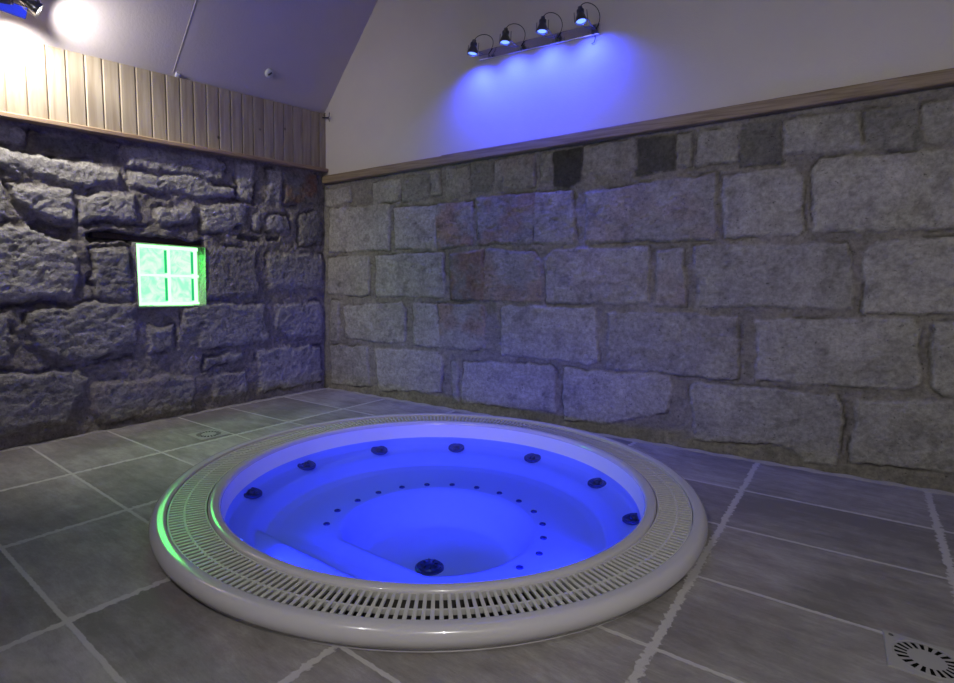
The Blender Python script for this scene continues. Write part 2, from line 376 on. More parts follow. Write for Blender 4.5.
RB = [
[[[0.027,1.915],[0.337,1.93],[0.337,1.786],[0.039,1.756]],0.9,0,0.6],
[[[0.616,1.937],[0.924,1.956],[0.926,1.77],[0.618,1.735]],0.9,0,0.6],
[[[0.935,1.955],[1.232,1.973],[1.236,1.777],[0.949,1.743]],0.62,0,0.2],
[[[1.242,1.98],[1.343,1.988],[1.348,1.786],[1.246,1.784]],0.85,0,0.4],
[[[1.403,1.99],[1.624,2.002],[1.639,1.791],[1.409,1.758]],0.75,0.15,0.4],
[[[1.642,2.001],[1.842,2.013],[1.85,1.793],[1.64,1.784]],0.52,0,0.3],
[[[1.86,2.019],[2.19,2.031],[2.199,1.799],[1.859,1.792]],0.72,0.3,0.5],
[[[2.246,2.032],[2.333,2.03],[2.342,1.824],[2.247,1.824]],0.75,0,0.4],
[[[2.341,2.037],[2.553,2.042],[2.564,1.814],[2.484,1.764],[2.36,1.78]],0.17,0,0.2],
[[[2.561,2.042],[2.937,2.053],[2.948,1.864],[2.701,1.845],[2.568,1.883]],0.72,0.1,0.5],
[[[2.944,2.053],[3.186,2.056],[3.2,1.829],[2.957,1.817]],0.25,0,0.1],
[[[3.199,2.055],[3.283,2.057],[3.297,1.852],[3.205,1.854]],0.75,0,0.5],
[[[3.313,2.06],[3.559,2.059],[3.573,1.857],[3.327,1.843]],0.85,0,0.6],
[[[3.569,2.07],[3.786,2.065],[3.799,1.824],[3.587,1.82]],0.45,0,0.1],
[[[3.802,2.063],[4.164,2.074],[4.183,1.853],[3.802,1.858]],0.85,0,0.6],
[[[4.178,2.067],[4.418,2.074],[4.448,1.836],[4.206,1.84]],0.6,0,0.1],
[[[4.439,2.066],[4.692,2.072],[4.712,1.857],[4.462,1.86]],0.85,0,0.5],
[[[0.066,1.736],[0.803,1.743],[0.808,1.343],[0.064,1.332]],0.95,0,0.9],
[[[0.86,1.705],[1.299,1.708],[1.328,1.346],[0.865,1.351]],0.92,0.1,0.9],
[[[1.299,1.708],[1.66,1.72],[1.671,1.373],[1.328,1.346]],0.75,0.9,0.9],
[[[1.697,1.749],[2.209,1.754],[2.225,1.372],[1.727,1.372]],0.66,0.8,0.9],
[[[2.209,1.754],[2.515,1.748],[2.541,1.374],[2.225,1.372]],0.8,0.2,0.9],
[[[2.606,1.728],[3.453,1.795],[3.476,1.376],[2.623,1.379]],0.78,0.3,0.9],
[[[3.484,1.769],[3.883,1.794],[3.917,1.74],[3.941,1.424],[3.913,1.402],[3.521,1.387]],0.95,0,1],
[[[3.959,1.776],[3.994,1.823],[4.789,1.824],[4.828,1.417],[3.983,1.406]],1,0,1],
[[[0.051,1.285],[0.573,1.292],[0.576,0.929],[0.05,0.931]],0.85,0,0.9],
[[[0.645,1.291],[1.389,1.32],[1.408,0.948],[0.66,0.931]],0.95,0,1],
[[[1.45,1.303],[1.784,1.332],[1.796,0.937],[1.469,0.925]],0.6,1,0.9],
[[[1.784,1.332],[2.228,1.313],[2.28,1.238],[2.285,0.94],[1.796,0.937]],0.75,0.6,0.9],
[[[2.311,1.275],[2.372,1.333],[3.065,1.338],[3.087,0.957],[2.326,0.934]],0.85,0.15,1],
[[[3.111,1.318],[3.288,1.322],[3.324,0.947],[3.134,0.946]],0.85,0.3,1],
[[[3.348,1.34],[4.165,1.345],[4.194,1.278],[4.219,0.98],[4.158,0.972],[3.391,0.956]],0.85,0,1],
[[[4.243,1.294],[4.292,1.354],[4.831,1.388],[4.871,0.974],[4.267,0.954]],1,0,1.1],
[[[0.076,0.864],[0.196,0.869],[0.183,0.474],[0.075,0.475]],0.8,0,0.7],
[[[0.262,0.824],[0.939,0.888],[0.996,0.82],[1.001,0.546],[0.83,0.515],[0.275,0.519]],0.95,0,1],
[[[1.073,0.884],[1.348,0.895],[1.378,0.515],[1.101,0.518]],0.95,0,1],
[[[1.348,0.895],[1.797,0.905],[1.809,0.535],[1.378,0.515]],0.8,0.7,1],
[[[1.944,0.871],[2.031,0.907],[2.72,0.914],[2.754,0.543],[2.696,0.508],[1.966,0.516]],0.95,0,1],
[[[2.808,0.897],[3.634,0.904],[3.662,0.515],[3.617,0.497],[2.822,0.492]],0.82,0.05,1],
[[[3.741,0.885],[4.494,0.938],[4.525,0.875],[4.547,0.571],[4.49,0.536],[3.763,0.514]],0.95,0,1],
[[[4.575,0.921],[4.874,0.939],[4.912,0.542],[4.66,0.525],[4.598,0.566]],0.92,0,1],
[[[0.075,0.436],[0.554,0.456],[0.582,0.082],[0.101,0.053]],0.85,0,0.9],
[[[0.652,0.455],[1.337,0.477],[1.421,0.416],[1.387,0.128],[0.704,0.06]],0.95,0,1.1],
[[[1.493,0.406],[1.563,0.413],[1.572,0.075],[1.512,0.067]],0.8,0,0.6],
[[[1.612,0.418],[2.37,0.476],[2.429,0.421],[2.443,0.11],[1.602,0.079]],0.95,0,1],
[[[2.491,0.458],[3.253,0.482],[3.276,0.424],[3.255,0.237],[2.866,0.092],[2.509,0.066]],0.95,0,1],
[[[3.383,0.417],[3.43,0.462],[4.189,0.474],[4.217,0.419],[4.229,0.214],[4.208,0.059],[4.048,0.046],[4.001,0.118],[3.813,0.121],[3.436,0.075]],0.9,0,1.2],
[[[4.276,0.457],[4.915,0.517],[4.953,0.119],[4.273,0.09]],0.88,0,1.2]]
LB = [
[[[2.575,1.879],[2.285,1.901],[2.29,1.815],[2.58,1.783]],0.8,0,0.5],
[[[2.266,1.9],[1.766,1.931],[1.795,1.82],[2.123,1.776],[2.273,1.778]],0.35,0.3,-0.2],
[[[1.729,1.926],[1.102,1.98],[1.011,1.922],[1.048,1.816],[1.188,1.798],[1.734,1.794]],0.8,0,0.9],
[[[2.581,1.762],[2.273,1.767],[2.017,1.762],[1.785,1.757],[1.784,1.64],[2.023,1.619],[2.418,1.641],[2.588,1.634]],0.95,0,1.1],
[[[1.729,1.762],[1.305,1.806],[0.945,1.763],[0.911,1.697],[1.232,1.657],[1.596,1.657],[1.733,1.661]],0.9,0,0.9],
[[[2.386,1.574],[2.052,1.601],[2.056,1.384],[2.233,1.387],[2.369,1.446]],1,0,1.0],
[[[2.01,1.559],[1.696,1.621],[1.69,1.439],[2.034,1.374]],0.9,0,0.9],
[[[1.566,1.551],[1.289,1.589],[1.277,1.457],[1.516,1.41],[1.57,1.453]],0.95,0,0.9],
[[[1.21,1.608],[0.839,1.668],[0.834,1.49],[1.216,1.388]],0.85,0,0.6],
[[[2.552,1.555],[2.408,1.57],[2.405,1.367],[2.563,1.348]],0.8,0,0.5],
[[[2.565,1.315],[2.303,1.356],[2.083,1.269],[2.056,1.132],[2.077,0.915],[2.589,0.872]],1,0,1.3],
[[[1.974,1.214],[1.737,1.237],[1.737,0.887],[1.97,0.909]],0.75,0,0.7],
[[[2.335,0.82],[2.0,0.87],[1.711,0.886],[1.709,0.584],[2.028,0.496],[2.234,0.53],[2.33,0.62]],0.8,0,1.0],
[[[2.633,0.829],[2.424,0.823],[2.43,0.539],[2.652,0.495]],0.85,0,1.0],
[[[1.651,0.701],[1.468,0.692],[1.467,0.497],[1.637,0.52]],0.8,0,0.5],
[[[1.203,1.268],[1.12,1.297],[0.733,1.301],[0.74,0.92],[1.214,0.89]],0.7,0.05,0.5],
[[[1.396,0.839],[1.295,0.86],[0.662,0.851],[0.647,0.527],[1.225,0.49],[1.42,0.553]],0.85,0,1.0],
[[[0.775,1.578],[0.688,1.589],[0.691,1.463],[0.768,1.456]],0.9,0,0.4],
[[[0.629,1.588],[0.409,1.632],[0.378,1.521],[0.508,1.456],[0.631,1.478]],0.9,0,0.6],
[[[0.914,1.988],[0.757,2.004],[0.764,1.695],[0.911,1.689]],1,0,0.5],
[[[0.632,1.997],[0.489,2.008],[0.493,1.725],[0.647,1.703]],0.9,0,0.5],
[[[0.458,2.014],[0.073,2.043],[0.075,1.766],[0.462,1.721]],0.5,1,0.8],
[[[0.298,1.655],[0.026,1.708],[0.015,1.398],[0.29,1.377]],0.6,0,0.4],
[[[0.634,1.273],[0.028,1.312],[0.017,0.987],[0.619,0.955]],0.8,0,0.8],
[[[0.559,0.841],[0.03,0.852],[0.019,0.52],[0.434,0.511],[0.562,0.61]],0.85,0,0.9],
[[[0.758,0.466],[0.058,0.425],[0.034,0.066],[0.736,0.078]],0.85,0,1.0],
[[[1.227,0.419],[0.874,0.459],[0.866,0.382],[1.229,0.348]],0.8,0,0.7],
[[[1.147,0.289],[0.869,0.271],[0.864,0.055],[1.179,0.058]],0.8,0.1,0.8],
[[[2.023,0.342],[1.311,0.303],[1.312,0.026],[1.947,0.049],[2.021,0.126]],0.7,0.15,1.1],
[[[2.695,0.455],[2.48,0.461],[2.087,0.45],[2.045,0.365],[2.072,0.27],[2.174,0.097],[2.499,0.088],[2.716,0.076]],0.8,0,1.4],
[[[1.236,0.696],[1.447,0.661],[1.45,0.548],[1.266,0.494]],0.6,0,0.2]]
RC = [
[[[2.317,1.36],[2.068,1.357],[2.082,1.281],[2.223,1.281],[2.295,1.315]],0.055],
[[[1.992,1.321],[1.707,1.335],[1.193,1.337],[1.195,1.291],[1.71,1.273],[1.983,1.258]],0.1],
[[[2.458,0.882],[2.111,0.89],[2.091,0.852],[2.46,0.841]],0.04],
[[[0.9,1.402],[0.692,1.405],[0.692,1.363],[0.901,1.362]],0.04],
[[[0.632,1.418],[0.508,1.421],[0.509,1.377],[0.632,1.376]],0.04],
[[[2.064,0.467],[1.732,0.522],[1.733,0.479],[1.989,0.465]],0.03],
[[[2.006,1.377],[1.604,1.435],[1.592,1.409],[2.002,1.346]],0.03]]
topR = lambda s: 1.985+.0375*max(s, 0)
topL = lambda s: 2.10-.0660*s
stone_wall('wall_right', PR, dR, nR, -.03, 5.3, topR, .0092, RB, [], None,
    dict(warp=.018, rec=.009, mrough=.008, redc=(1.02, .76, .60), mcol=(.26, .24, .21), bcol=(.41, .39, .345), grow=.007, edge=.014, pw=.03, prot=.004, brough=.005, pit=.005,
         tilt=.01, rf=12, cw=.006, cthr=.0, crack=.016), M['stone_r'])
stone_wall('wall_left', PL, dL, nL, -.03, 4.3, topL, .0092, LB, RC, (1.212, 1.70, .842, 1.285, .13),
    dict(warp=.035, rec=.010, mrough=.016, redc=(1.05, .62, .45), mcol=(.37, .335, .30), bcol=(.60, .57, .53), grow=.010, edge=.035, pw=.045, prot=.012, brough=.009, pit=.009,
         tilt=.05, rf=19, cw=.012, cthr=.0, crack=.017), M['stone_l'])

# ---------------------------------------------------------------- plaster shell
def quad(name, pts, m, kind='structure', thick=None):
    return mesh_obj(name, pts, [tuple(range(len(pts)))], m, kind=kind)
S52 = .857/.66   # slope of the roof line seen on the gable
def ceil_pt(s, up):    # point on the sloping ceiling above the left wall
    b = PL(s, 2.61-.0952*s, 0)
    v = Vector(dR)*up; v.z = S52*up
    return b+v
HT = 1.30
top_z = 2.61+S52*HT
# gable wall above the stone (right wall upper part), behind the rail
quad('wall_gable', [PR(-.02, 1.98, .0), PR(5.3, 2.18, .0), PR(5.3, 4.35, .0), PR(1.33, 4.35, .0), PR(-.02, 2.58, .0)], M['plaster'])
# sloping ceiling
cp = [ceil_pt(-.12, -.04), ceil_pt(4.4, -.04), ceil_pt(4.4, HT), ceil_pt(-.12, HT)]
quad('ceiling_slope', cp, M['ceil'])
a, b_ = ceil_pt(-.12, HT), ceil_pt(4.4, HT)
quad('ceiling', [a, b_, Vector((5.6, -4.6, b_.z)), Vector((5.6, .6, a.z))], M['ceil'])
quad('wall_front', [(-.1, -4.2, 0), (5.6, -4.2, 0), (5.6, -4.2, 4.6), (-.1, -4.2, 4.6)], M['plaster'])
quad('wall_side', [(5.3, -4.4, 0), (5.3, .6, 0), (5.3, .6, 4.6), (5.3, -4.4, 4.6)], M['plaster'])

# ---------------------------------------------------------------- pine boards over the left wall
mb = MB(); s = -.005; k = 0
def boards(mb, s0, s1):
    s = s0
    while s < s1:
        e = min(s+.1, s1); g = .0022
        zb0, zb1 = 2.10-.066*s, 2.10-.066*e; zt0, zt1 = 2.61-.0952*s, 2.61-.0952*e
        o0, o1 = .012, .024
        a = s+g; b = e-g; c = .006
        v = [PL(s, zb0, o0), PL(s, zt0, o0), PL(a, zb0, o1-.004), PL(a, zt0, o1-.004), PL(a+c, zb0, o1), PL(a+c, zt0, o1),
             PL(b-c, zb1, o1), PL(b-c, zt1, o1), PL(b, zb1, o1-.004), PL(b, zt1, o1-.004), PL(e, zb1, o0), PL(e, zt1, o0)]
        mb.add(v, [(0, 1, 3, 2), (2, 3, 5, 4), (4, 5, 7, 6), (6, 7, 9, 8), (8, 9, 11, 10), (0, 2, 4, 6, 8, 10), (1, 11, 9, 7, 5, 3)])
        s = e
boards(mb, -.025, 4.2)
mb.build('trim_1', M['pine'], kind='structure')

def rail(name, P, s0, s1, zf, h, o0, o1, m, b=.006):
    prof = [(o0, 0), (o1-b, 0), (o1, b), (o1, h-b), (o1-b, h), (o0, h)]
    mb = MB(); v = []; f = []
    n = 24
    for i in range(n+1):
        s = s0+(s1-s0)*i/n
        for o, z in prof: v.append(P(s, zf(s)+z, o))
    k = len(prof)
    for i in range(n):
        for j in range(k): f.append((i*k+j, i*k+(j+1) % k, (i+1)*k+(j+1) % k, (i+1)*k+j))
    f.append(tuple(range(k))); f.append(tuple(n*k+j for j in range(k)))
    mb.add(v, f); return mb.build(name, m, kind='structure')
rail('trim_2', PL, 0.0, 4.2, lambda s: 2.077-.0640*s, .032, -.01, .062, M['rail_l'])
rail('trim_3', PR, .03, 1.385, lambda s: 1.966+.0372*s, .068, -.012, .052, M['rail_r'])
rail('trim_4', PR, 1.388, 5.2, lambda s: 1.966+.0378*s, .072, -.012, .053, M['rail_r'])

# ---------------------------------------------------------------- floor
PC = Vector((2.518, -1.285, 0))
LX0 = [-.73, .03, .79, 1.55, 2.30, 3.05, 3.80, 4.612, 5.42]; LX3 = [-.59, .17, .93, 1.62, 2.335, 3.07, 3.81, 4.56, 5.32]
LYa = [.9, .35, -.46, -1.0, -1.435, -1.918, -2.375, -2.815, -3.3, -3.8, -4.3]; LYb = [1.1, .55, -.29, -.82, -1.355, -1.858, -2.43, -2.87, -3.5, -4.0, -4.5]
def lerp_list(Lx, u):
    i = min(int(u), len(Lx)-2); return Lx[i]+(Lx[i+1]-Lx[i])*(u-i)
verts = []; uvs = []; idx = {}
NU, NV = 8*30, 10*20
for i in range(NU+1):
    u = i/30
    x0, x3 = lerp_list(LX0, u), lerp_list(LX3, u)
    for j in range(NV+1):
        v = j/20; ya, yb = lerp_list(LYa, v), lerp_list(LYb, v)
        x = x0; y = 0
        for _ in range(3):
            y = ya+(yb-ya)*(x-.9)/3.1; x = x0+(x3-x0)*(-y/3)
        idx[i, j] = len(verts); verts.append(Vector((x, y, 0))); uvs.append((u, v))
faces = []
for i in range(NU):
    for j in range(NV):
        q = (idx[i, j], idx[i, j+1], idx[i+1, j+1], idx[i+1, j])
        c = sum((verts[t] for t in q), Vector())/4
        if (c-PC).length < 1.232: continue
        if c.x < -.2 or c.y > .55 or c.x > 5.5: continue
        faces.append(q)
fo = mesh_obj('floor', verts, faces, M['floor'], kind='structure')
uvl = fo.data.uv_layers.new(name='UVMap')
for lp in fo.data.loops: uvl.data[lp.index].uv = uvs[lp.vertex_index]
bm = bmesh.new(); bm.from_mesh(fo.data)
bmesh.ops.delete(bm, geom=[v for v in bm.verts if not v.link_faces], context='VERTS')
bmesh.ops.recalc_face_normals(bm, faces=bm.faces)
if bm.faces[0].normal.z < 0 if bm.faces else False: bmesh.ops.reverse_faces(bm, faces=bm.faces)
bm.to_mesh(fo.data); bm.free()
# mortar bead along the foot of the walls
def bead(name, P, s0, s1, w, h, seed):
    v = []; f = []; n = 160
    for i in range(n+1):
        s = s0+(s1-s0)*i/n; ww = w*(1+.35*math.sin(s*23+seed)+.25*math.sin(s*57)); hh = h*(1+.3*math.sin(s*31+seed))
        v += [P(s, .0, ww), P(s, hh*.6, ww*.6), P(s, hh, .0), P(s, 0, -.02)]
    for i in range(n):
        for j in range(3): f.append((i*4+j, i*4+j+1, i*4+4+j+1, i*4+4+j))
    mb = MB(); mb.add(v, f); mb.build(name, M['grout'], smooth=True, kind='structure')
bead('baseboard_right', PR, 0.05, 5.2, .022, .012, 1)
bead('baseboard_left', PL, 0.05, 4.1, .014, .01, 2)

# ---------------------------------------------------------------- hot tub
tub = empty('hot_tub', (PC.x, PC.y, 0), 'large round white sunken hot tub with slotted overflow rim, lit blue inside', 'hot tub')
def zin(r, th):
    """height of the tub interior"""
    y = r*math.sin(th)
    def ss(a, b, x):
        t = min(max((x-a)/(b-a), 0), 1); return t*t*(3-2*t)
    pts = [(0, -.205), (.5, -.205), (.80, -.195), (.86, -.185), (.915, -.122), (.925, -.115), (1.008, -.078), (1.015, -.055), (1.024, .055)]
    z = pts[-1][1]
    for (r0, z0), (r1, z1) in zip(pts, pts[1:]):
        if r0 <= r <= r1: z = z0+(z1-z0)*(r-r0)/(r1-r0); break
    if r > .80: seat = z
    step = ss(-.675, -.655, -abs(0)-0) if False else 0
    yy = -y
    st = ss(.645, .675, yy)             # raised entry step on the near side, straight edge
    z = max(z, -.205+.055*st) if r < .95 else z
    d = min(.475-r, y+.395)
    if d > -.03:
        w = ss(-.03, .09, d); z = z*(1-w)+(-.40)*w
    return z
rr = [i*.02 for i in range(1, 40)]+[.78+.01*i for i in range(1, 22)]+[.995, 1.0, 1.006, 1.012, 1.016, 1.02, 1.024]
rr = sorted(set(round(x, 4) for x in rr)); NT = 256
v = [PC+Vector((0, 0, -.40))]; f = []
for r in rr:
    for k in range(NT):
        th = 2*PI*k/NT; v.append(Vector((PC.x+r*math.cos(th), PC.y+r*math.sin(th), zin(r, th))))
# rounded inner lip down into the gutter, across it, and the outer lip
prof = [(1.027, .066), (1.033, .074), (1.040, .0772), (1.052, .0785), (1.064, .0786), (1.072, .0765), (1.0765, .070), (1.078, .060), (1.079, .0), (1.084, -.05), (1.222, -.05), (1.227, .0), (1.228, .060),
        (1.2290, .075), (1.2300, .079), (1.234, .0812), (1.242, .0822), (1.250, .0829), (1.258, .0834), (1.266, .0832), (1.274, .0805), (1.281, .0745), (1.287, .066), (1.290, .057), (1.291, .048), (1.289, .036), (1.281, .025), (1.268, .012), (1.254, .005), (1.258, .0045), (1.262, .0012), (1.262, -.03)]
for r, z in prof:
    for k in range(NT):
        th = 2*PI*k/NT; v.append(Vector((PC.x+r*math.cos(th), PC.y+r*math.sin(th), z)))
nr = len(rr)+len(prof); nb = len(rr)
V0 = v
mb = MB(); mb.add(V0[:1+nb*NT], [(0, 1+k, 1+(k+1) % NT) for k in range(NT)]+[(1+i*NT+k, 1+(i+1)*NT+k, 1+(i+1)*NT+(k+1) % NT, 1+i*NT+(k+1) % NT) for i in range(nb-1) for k in range(NT)]); mb.build('basin', M['basin'], tub, smooth=True, angle=70)
v = V0[1+(nb-1)*NT:]; f = []
for i in range(nr-nb):
    for k in range(NT):
        k2 = (k+1) % NT; f.append((i*NT+k, (i+1)*NT+k, (i+1)*NT+k2, i*NT+k2))
mb = MB(); mb.add(v, f); shell = mb.build('rim', M['acrylic'], tub, smooth=True, angle=60)
# gutter lining, dark colour stands in for the shade below the slots
mb = MB(); mb.lathe([(1.081, .046), (1.086, -.044), (1.220, -.044), (1.2255, .046), (1.2265, .046), (1.2265, -.049), (1.0795, -.049), (1.0795, .046)], PC, n=128, closed=True); mb.build('gutter', M['slot_shade'], tub)
# slotted grate: radial bars between three rings
mb = MB()
for r0, r1, z0, z1 in ((1.0805, 1.086, .048, .070), (1.160, 1.168, .050, .068), (1.2205, 1.2265, .048, .070)):
    mb.lathe([(r0, z0), (r0, z1), (r1, z1), (r1, z0)], PC, n=256, closed=True)
NB = 276
for k in range(NB):
    th = 2*PI*(k+.5)/NB; R = Matrix.Rotation(th, 3, 'Z')
    for a, b, w0, w1 in ((1.084, 1.224, .0060, .0070),):
        zt, zb = .0695, .054
        vv = [(a, -w0*.35, zb), (b, -w1*.35, zb), (b, w1*.35, zb), (a, w0*.35, zb), (a, -w0, zt-.002), (b, -w1, zt-.002), (b, w1, zt-.002), (a, w0, zt-.002),
              (a, -w0+.0015, zt), (b, -w1+.0015, zt), (b, w1-.0015, zt), (a, w0-.0015, zt)]
        mb.add([R @ Vector(q)+PC for q in vv], [(0, 1, 5, 4), (3, 7, 6, 2), (4, 5, 9, 8), (7, 11, 10, 6), (8, 9, 10, 11), (0, 3, 2, 1)])
mb.build('grate', M['grate'], tub)
# water jets on the ledge
def disc_frame(loc, normal):
    q = Vector(normal).to_track_quat('Z', 'Y'); return q.to_matrix()
for k, deg in enumerate((-146.5, -175, 154, 122, 89, 56, 26)):
    th = math.radians(deg); r = (.995, .985, .972, .966, .968, .972, .990)[k]; z = -.088+(r-.966)*.6
    loc = Vector((PC.x+r*math.cos(th), PC.y+r*math.sin(th), z)); nrm = Vector((-.22*math.cos(th), -.22*math.sin(th), 1)).normalized()
    R = disc_frame(loc, nrm)
    mb = MB(); mb.lathe([(.0, .002), (.034, .002), (.040, .005), (.048, .007), (.055, .004), (.057, -.004), (.05, -.012)], loc, R, n=28)
    j = mb.build('water_jet', M['jet'], tub, smooth=True)
    mb = MB(); mb.lathe([(.0, .016), (.012, .015), (.017, .010), (.019, .002), (.030, .002), (.030, -.004)], loc, R, n=20)
    mb.build('nozzle', M['jet_dark'], j, smooth=True)
for k in range(15):
    deg = -141 - 16.45*k; th = math.radians(deg); r = .555 if k not in (0, 1, 13, 14) else .578
    loc = Vector((PC.x+r*math.cos(th), PC.y+r*math.sin(th), -.203))
    mb = MB(); mb.lathe([(.0, .003), (.006, .003), (.010, .007), (.016, .005), (.018, .0), (.018, -.006)], loc, n=16)
    mb.build('air_nozzle', M['jet'], tub, smooth=True)
loc = Vector((2.54, -1.375, -.40))
mb = MB(); mb.lathe([(.0, .022), (.03, .022), (.050, .018), (.056, .010), (.066, .012), (.074, .006), (.076, -.004)], loc, n=36)
dr = mb.build('suction_drain', M['jet'], tub, smooth=True)
mb = MB()
for q in range(8):
    a = 2*PI*q/8; mb.bevbox(loc+Vector((math.cos(a)*.036, math.sin(a)*.036, .024)), (.011, .003, .002), Matrix.Rotation(a, 3, 'Z'), .001)
mb.build('drain_slots', M['jet_dark'], dr)
# unseen lamps added above the water behind the near lip, to light the basin
for deg in (-100, -76, -51, -27, -4):
    th = math.radians(deg); r = 1.0
    loc = Vector((PC.x+(r+.01)*math.cos(th), PC.y+(r+.01)*math.sin(th), .030)); nrm = Vector((-math.cos(th), -math.sin(th), -.05))
    R = disc_frame(loc, nrm)
    mb = MB(); mb.lathe([(.0, .004), (.014, .003), (.016, .0)], loc, R, n=20); lo = mb.build('added_lip_lamp', M['lip_bulb'], tub, smooth=True)
def lamp(kind, name, loc, aim, col, W, size=None, blend=.3, rad=.03, parent=None):
    ld = bpy.data.lights.new(name, kind); ld.color = col; ld.energy = W
    if kind == 'SPOT': ld.spot_size = math.radians(size); ld.spot_blend = blend
    ld.shadow_soft_size = rad
    o = bpy.data.objects.new(name, ld); C.objects.link(o)
    loc = Vector(loc)
    o.rotation_euler = Vector(aim).to_track_quat('-Z', 'Y').to_euler() if aim is not None else (0, 0, 0)
    o.location = loc - (parent.location if parent is not None else Vector())
    if parent is not None: o.parent = parent
    return o
UWC = (.012, .021, 1.)
for deg in (-100, -76, -51, -27, -4):
    th = math.radians(deg); r = .992
    W = 26
    lamp('SPOT', 'underwater_and_fill_light', (PC.x+r*math.cos(th), PC.y+r*math.sin(th), .030), (-math.cos(th), -math.sin(th), -.52), UWC, W*.45, 104, .6, .02, tub)  # added above the waterline, brightens the lip and the seat
    lamp('SPOT', 'underwater_and_fill_light', (PC.x+r*math.cos(th), PC.y+r*math.sin(th), -.045), (-math.cos(th), -math.sin(th), -.42), UWC, W*.95, 92, .6, .02, tub)
    lamp('SPOT', 'underwater_and_fill_light', (PC.x+(r-.02)*math.cos(th), PC.y+(r-.02)*math.sin(th), -.040), (-math.cos(th), -math.sin(th), -.9), UWC, 3., 140, .8, .02, tub)  # added fill for the near side of the basin
# water surface
v = [Vector((PC.x, PC.y, -.03))]; f = []
for i in range(1, 21):
    for k in range(96):
        r = 1.0135*i/20; v.append(Vector((PC.x+r*math.cos(2*PI*k/96), PC.y+r*math.sin(2*PI*k/96), -.03)))
for k in range(96): f.append((0, 1+k, 1+(k+1) % 96))
for i in range(19):
    for k in range(96): f.append((1+i*96+k, 1+(i+1)*96+k, 1+(i+1)*96+(k+1) % 96, 1+i*96+(k+1) % 96))
wo = mesh_obj('water', v, f, M['water'], smooth=True)
tag(wo, 'still clear water filling the round hot tub, glowing blue', 'water', kind='stuff')

# ---------------------------------------------------------------- floor drains
def floor_drain(cx, cy, rot, label, w=.098):
    root = empty('floor_drain', (cx, cy, 0), label, 'drain', None)
    Rz = Matrix.Rotation(rot, 3, 'Z')
    n = 22; r0, r1 = .046, .076
    # cover: square frame around a round grate, real holes
    bm = bmesh.new()
    mb = MB()
    seg = 80; v = []; f = []
    def sq(a, h):
        c, s_ = math.cos(a), math.sin(a); t = h/max(abs(c), abs(s_)); return (c*t, s_*t)
    for k in range(seg):
        a = 2*PI*k/seg; c, s_ = math.cos(a), math.sin(a)
        X = sq(a, w)
        v += [(X[0], X[1], -.004), (X[0], X[1], .003), (X[0]*.97, X[1]*.97, .0045), (c*.083, s_*.083, .0045), (c*.081, s_*.081, .003), (c*.079, s_*.079, .0045),
              (c*r1, s_*r1, .0045), (c*r0, s_*r0, .0045)]
    m = 8
    for k in range(seg):
        k2 = (k+1) % seg
        for i in range(m-1):
            if i == 6 and (k % 4) in (0, 1): continue       # slots
            f.append((k*m+i, k2*m+i, k2*m+i+1, k*m+i+1))
    f.append(tuple(k*m+7 for k in range(seg)))
    mb.add([Rz @ Vector(q)+Vector((cx, cy, 0)) for q in v], f); mb.build('cover', M['cover'], root)
    mb = MB(); mb.lathe([(.0, .0012), (.0785, .0012), (.0785, .0)], (cx, cy, 0), n=32); mb.build('pit', simple('pit_shade', (.008, .008, .008), 1., spec=0), root)  # flat black disc on the floor, shade under the slots as colour
    mb = MB()
    for q in range(1): mb.lathe([(0, .0065), (.006, .006), (.007, .004)], Rz @ Vector((-.078, .078, 0))+Vector((cx, cy, 0)), n=12)
    mb.build('screw', M['steel'], root, smooth=True)
floor_drain(.722, -1.545, .0, 'small square floor drain cover with ring of slots, between tub and green window')
floor_drain(4.468, -1.425, .03, 'square grey floor drain cover with ring of slots, right foreground beside hot tub')

# ---------------------------------------------------------------- glass block window
gw = bpy.data.objects.new('window_1', None); C.objects.link(gw); gw.location = PL(1.44, 1.06, -.09); gw['kind'] = 'structure'
Rl = Matrix((Vector(dL), Vector((0, 0, 1)), Vector(nL))).transposed()   # local x along wall, y up, z out
mb = MB()
for c, h in (((1.456, 1.063), (.246, .0095)), ((1.44, 1.270), (.26, .012)), ((1.44, .853), (.26, .012))):
    mb.bevbox(PL(c[0], c[1], -.092), (h[0], h[1], .020), Rl, .002)
for c, h in (((1.440, 1.061), (.0085, .21)), ((1.236, 1.061), (.011, .21)), ((1.69, 1.061), (.045, .21))):
    mb.bevbox(PL(c[0], c[1], -.092), (h[0], h[1], .0195), Rl, .002)
mb.build('window_frame', M['glass_frame'], gw)
for (s0, s1) in ((1.248, 1.431), (1.449, 1.644)):
    for (z0, z1) in ((.866, 1.053), (1.073, 1.257)):
        mb = MB(); n = 10; v = []; f = []
        for i in range(n+1):
            for j in range(n+1):
                a, b = i/n, j/n; e = min(a, 1-a, b, 1-b)*2
                v.append(PL(s0+(s1-s0)*a, z0+(z1-z0)*b, -.098+.010*min(1, e*3)+.0015*math.sin(a*17+b*9)))
        for i in range(n):
            for j in range(n): f.append((i*(n+1)+j, (i+1)*(n+1)+j, (i+1)*(n+1)+j+1, i*(n+1)+j+1))
        mb.add(v, f); g = mb.build('glass_block', M['glass'], gw, smooth=True)
        mb = MB()
        mb.bevbox(PL(s0+.012, (z0+z1)/2, -.0835), (.009, (z1-z0)/2-.008, .004), Rl, .002)
        mb.build('glass_edge', M['glass_edge'], g)
mb = MB()
o0, o1 = -.125, .006
a_, b_2 = (1.700, 1.676), (1.2205, 1.211)
z_, y_ = (1.290, 1.284), (.8445, .838)
pts = [PL(a_[0], y_[0], o0), PL(b_2[0], y_[0], o0), PL(b_2[0], z_[0], o0), PL(a_[0], z_[0], o0), PL(a_[0], y_[1], o1), PL(b_2[1], y_[1], o1+.004), PL(b_2[1]-.004, z_[1], o1+.006), PL(a_[0], z_[1], o1-.01)]
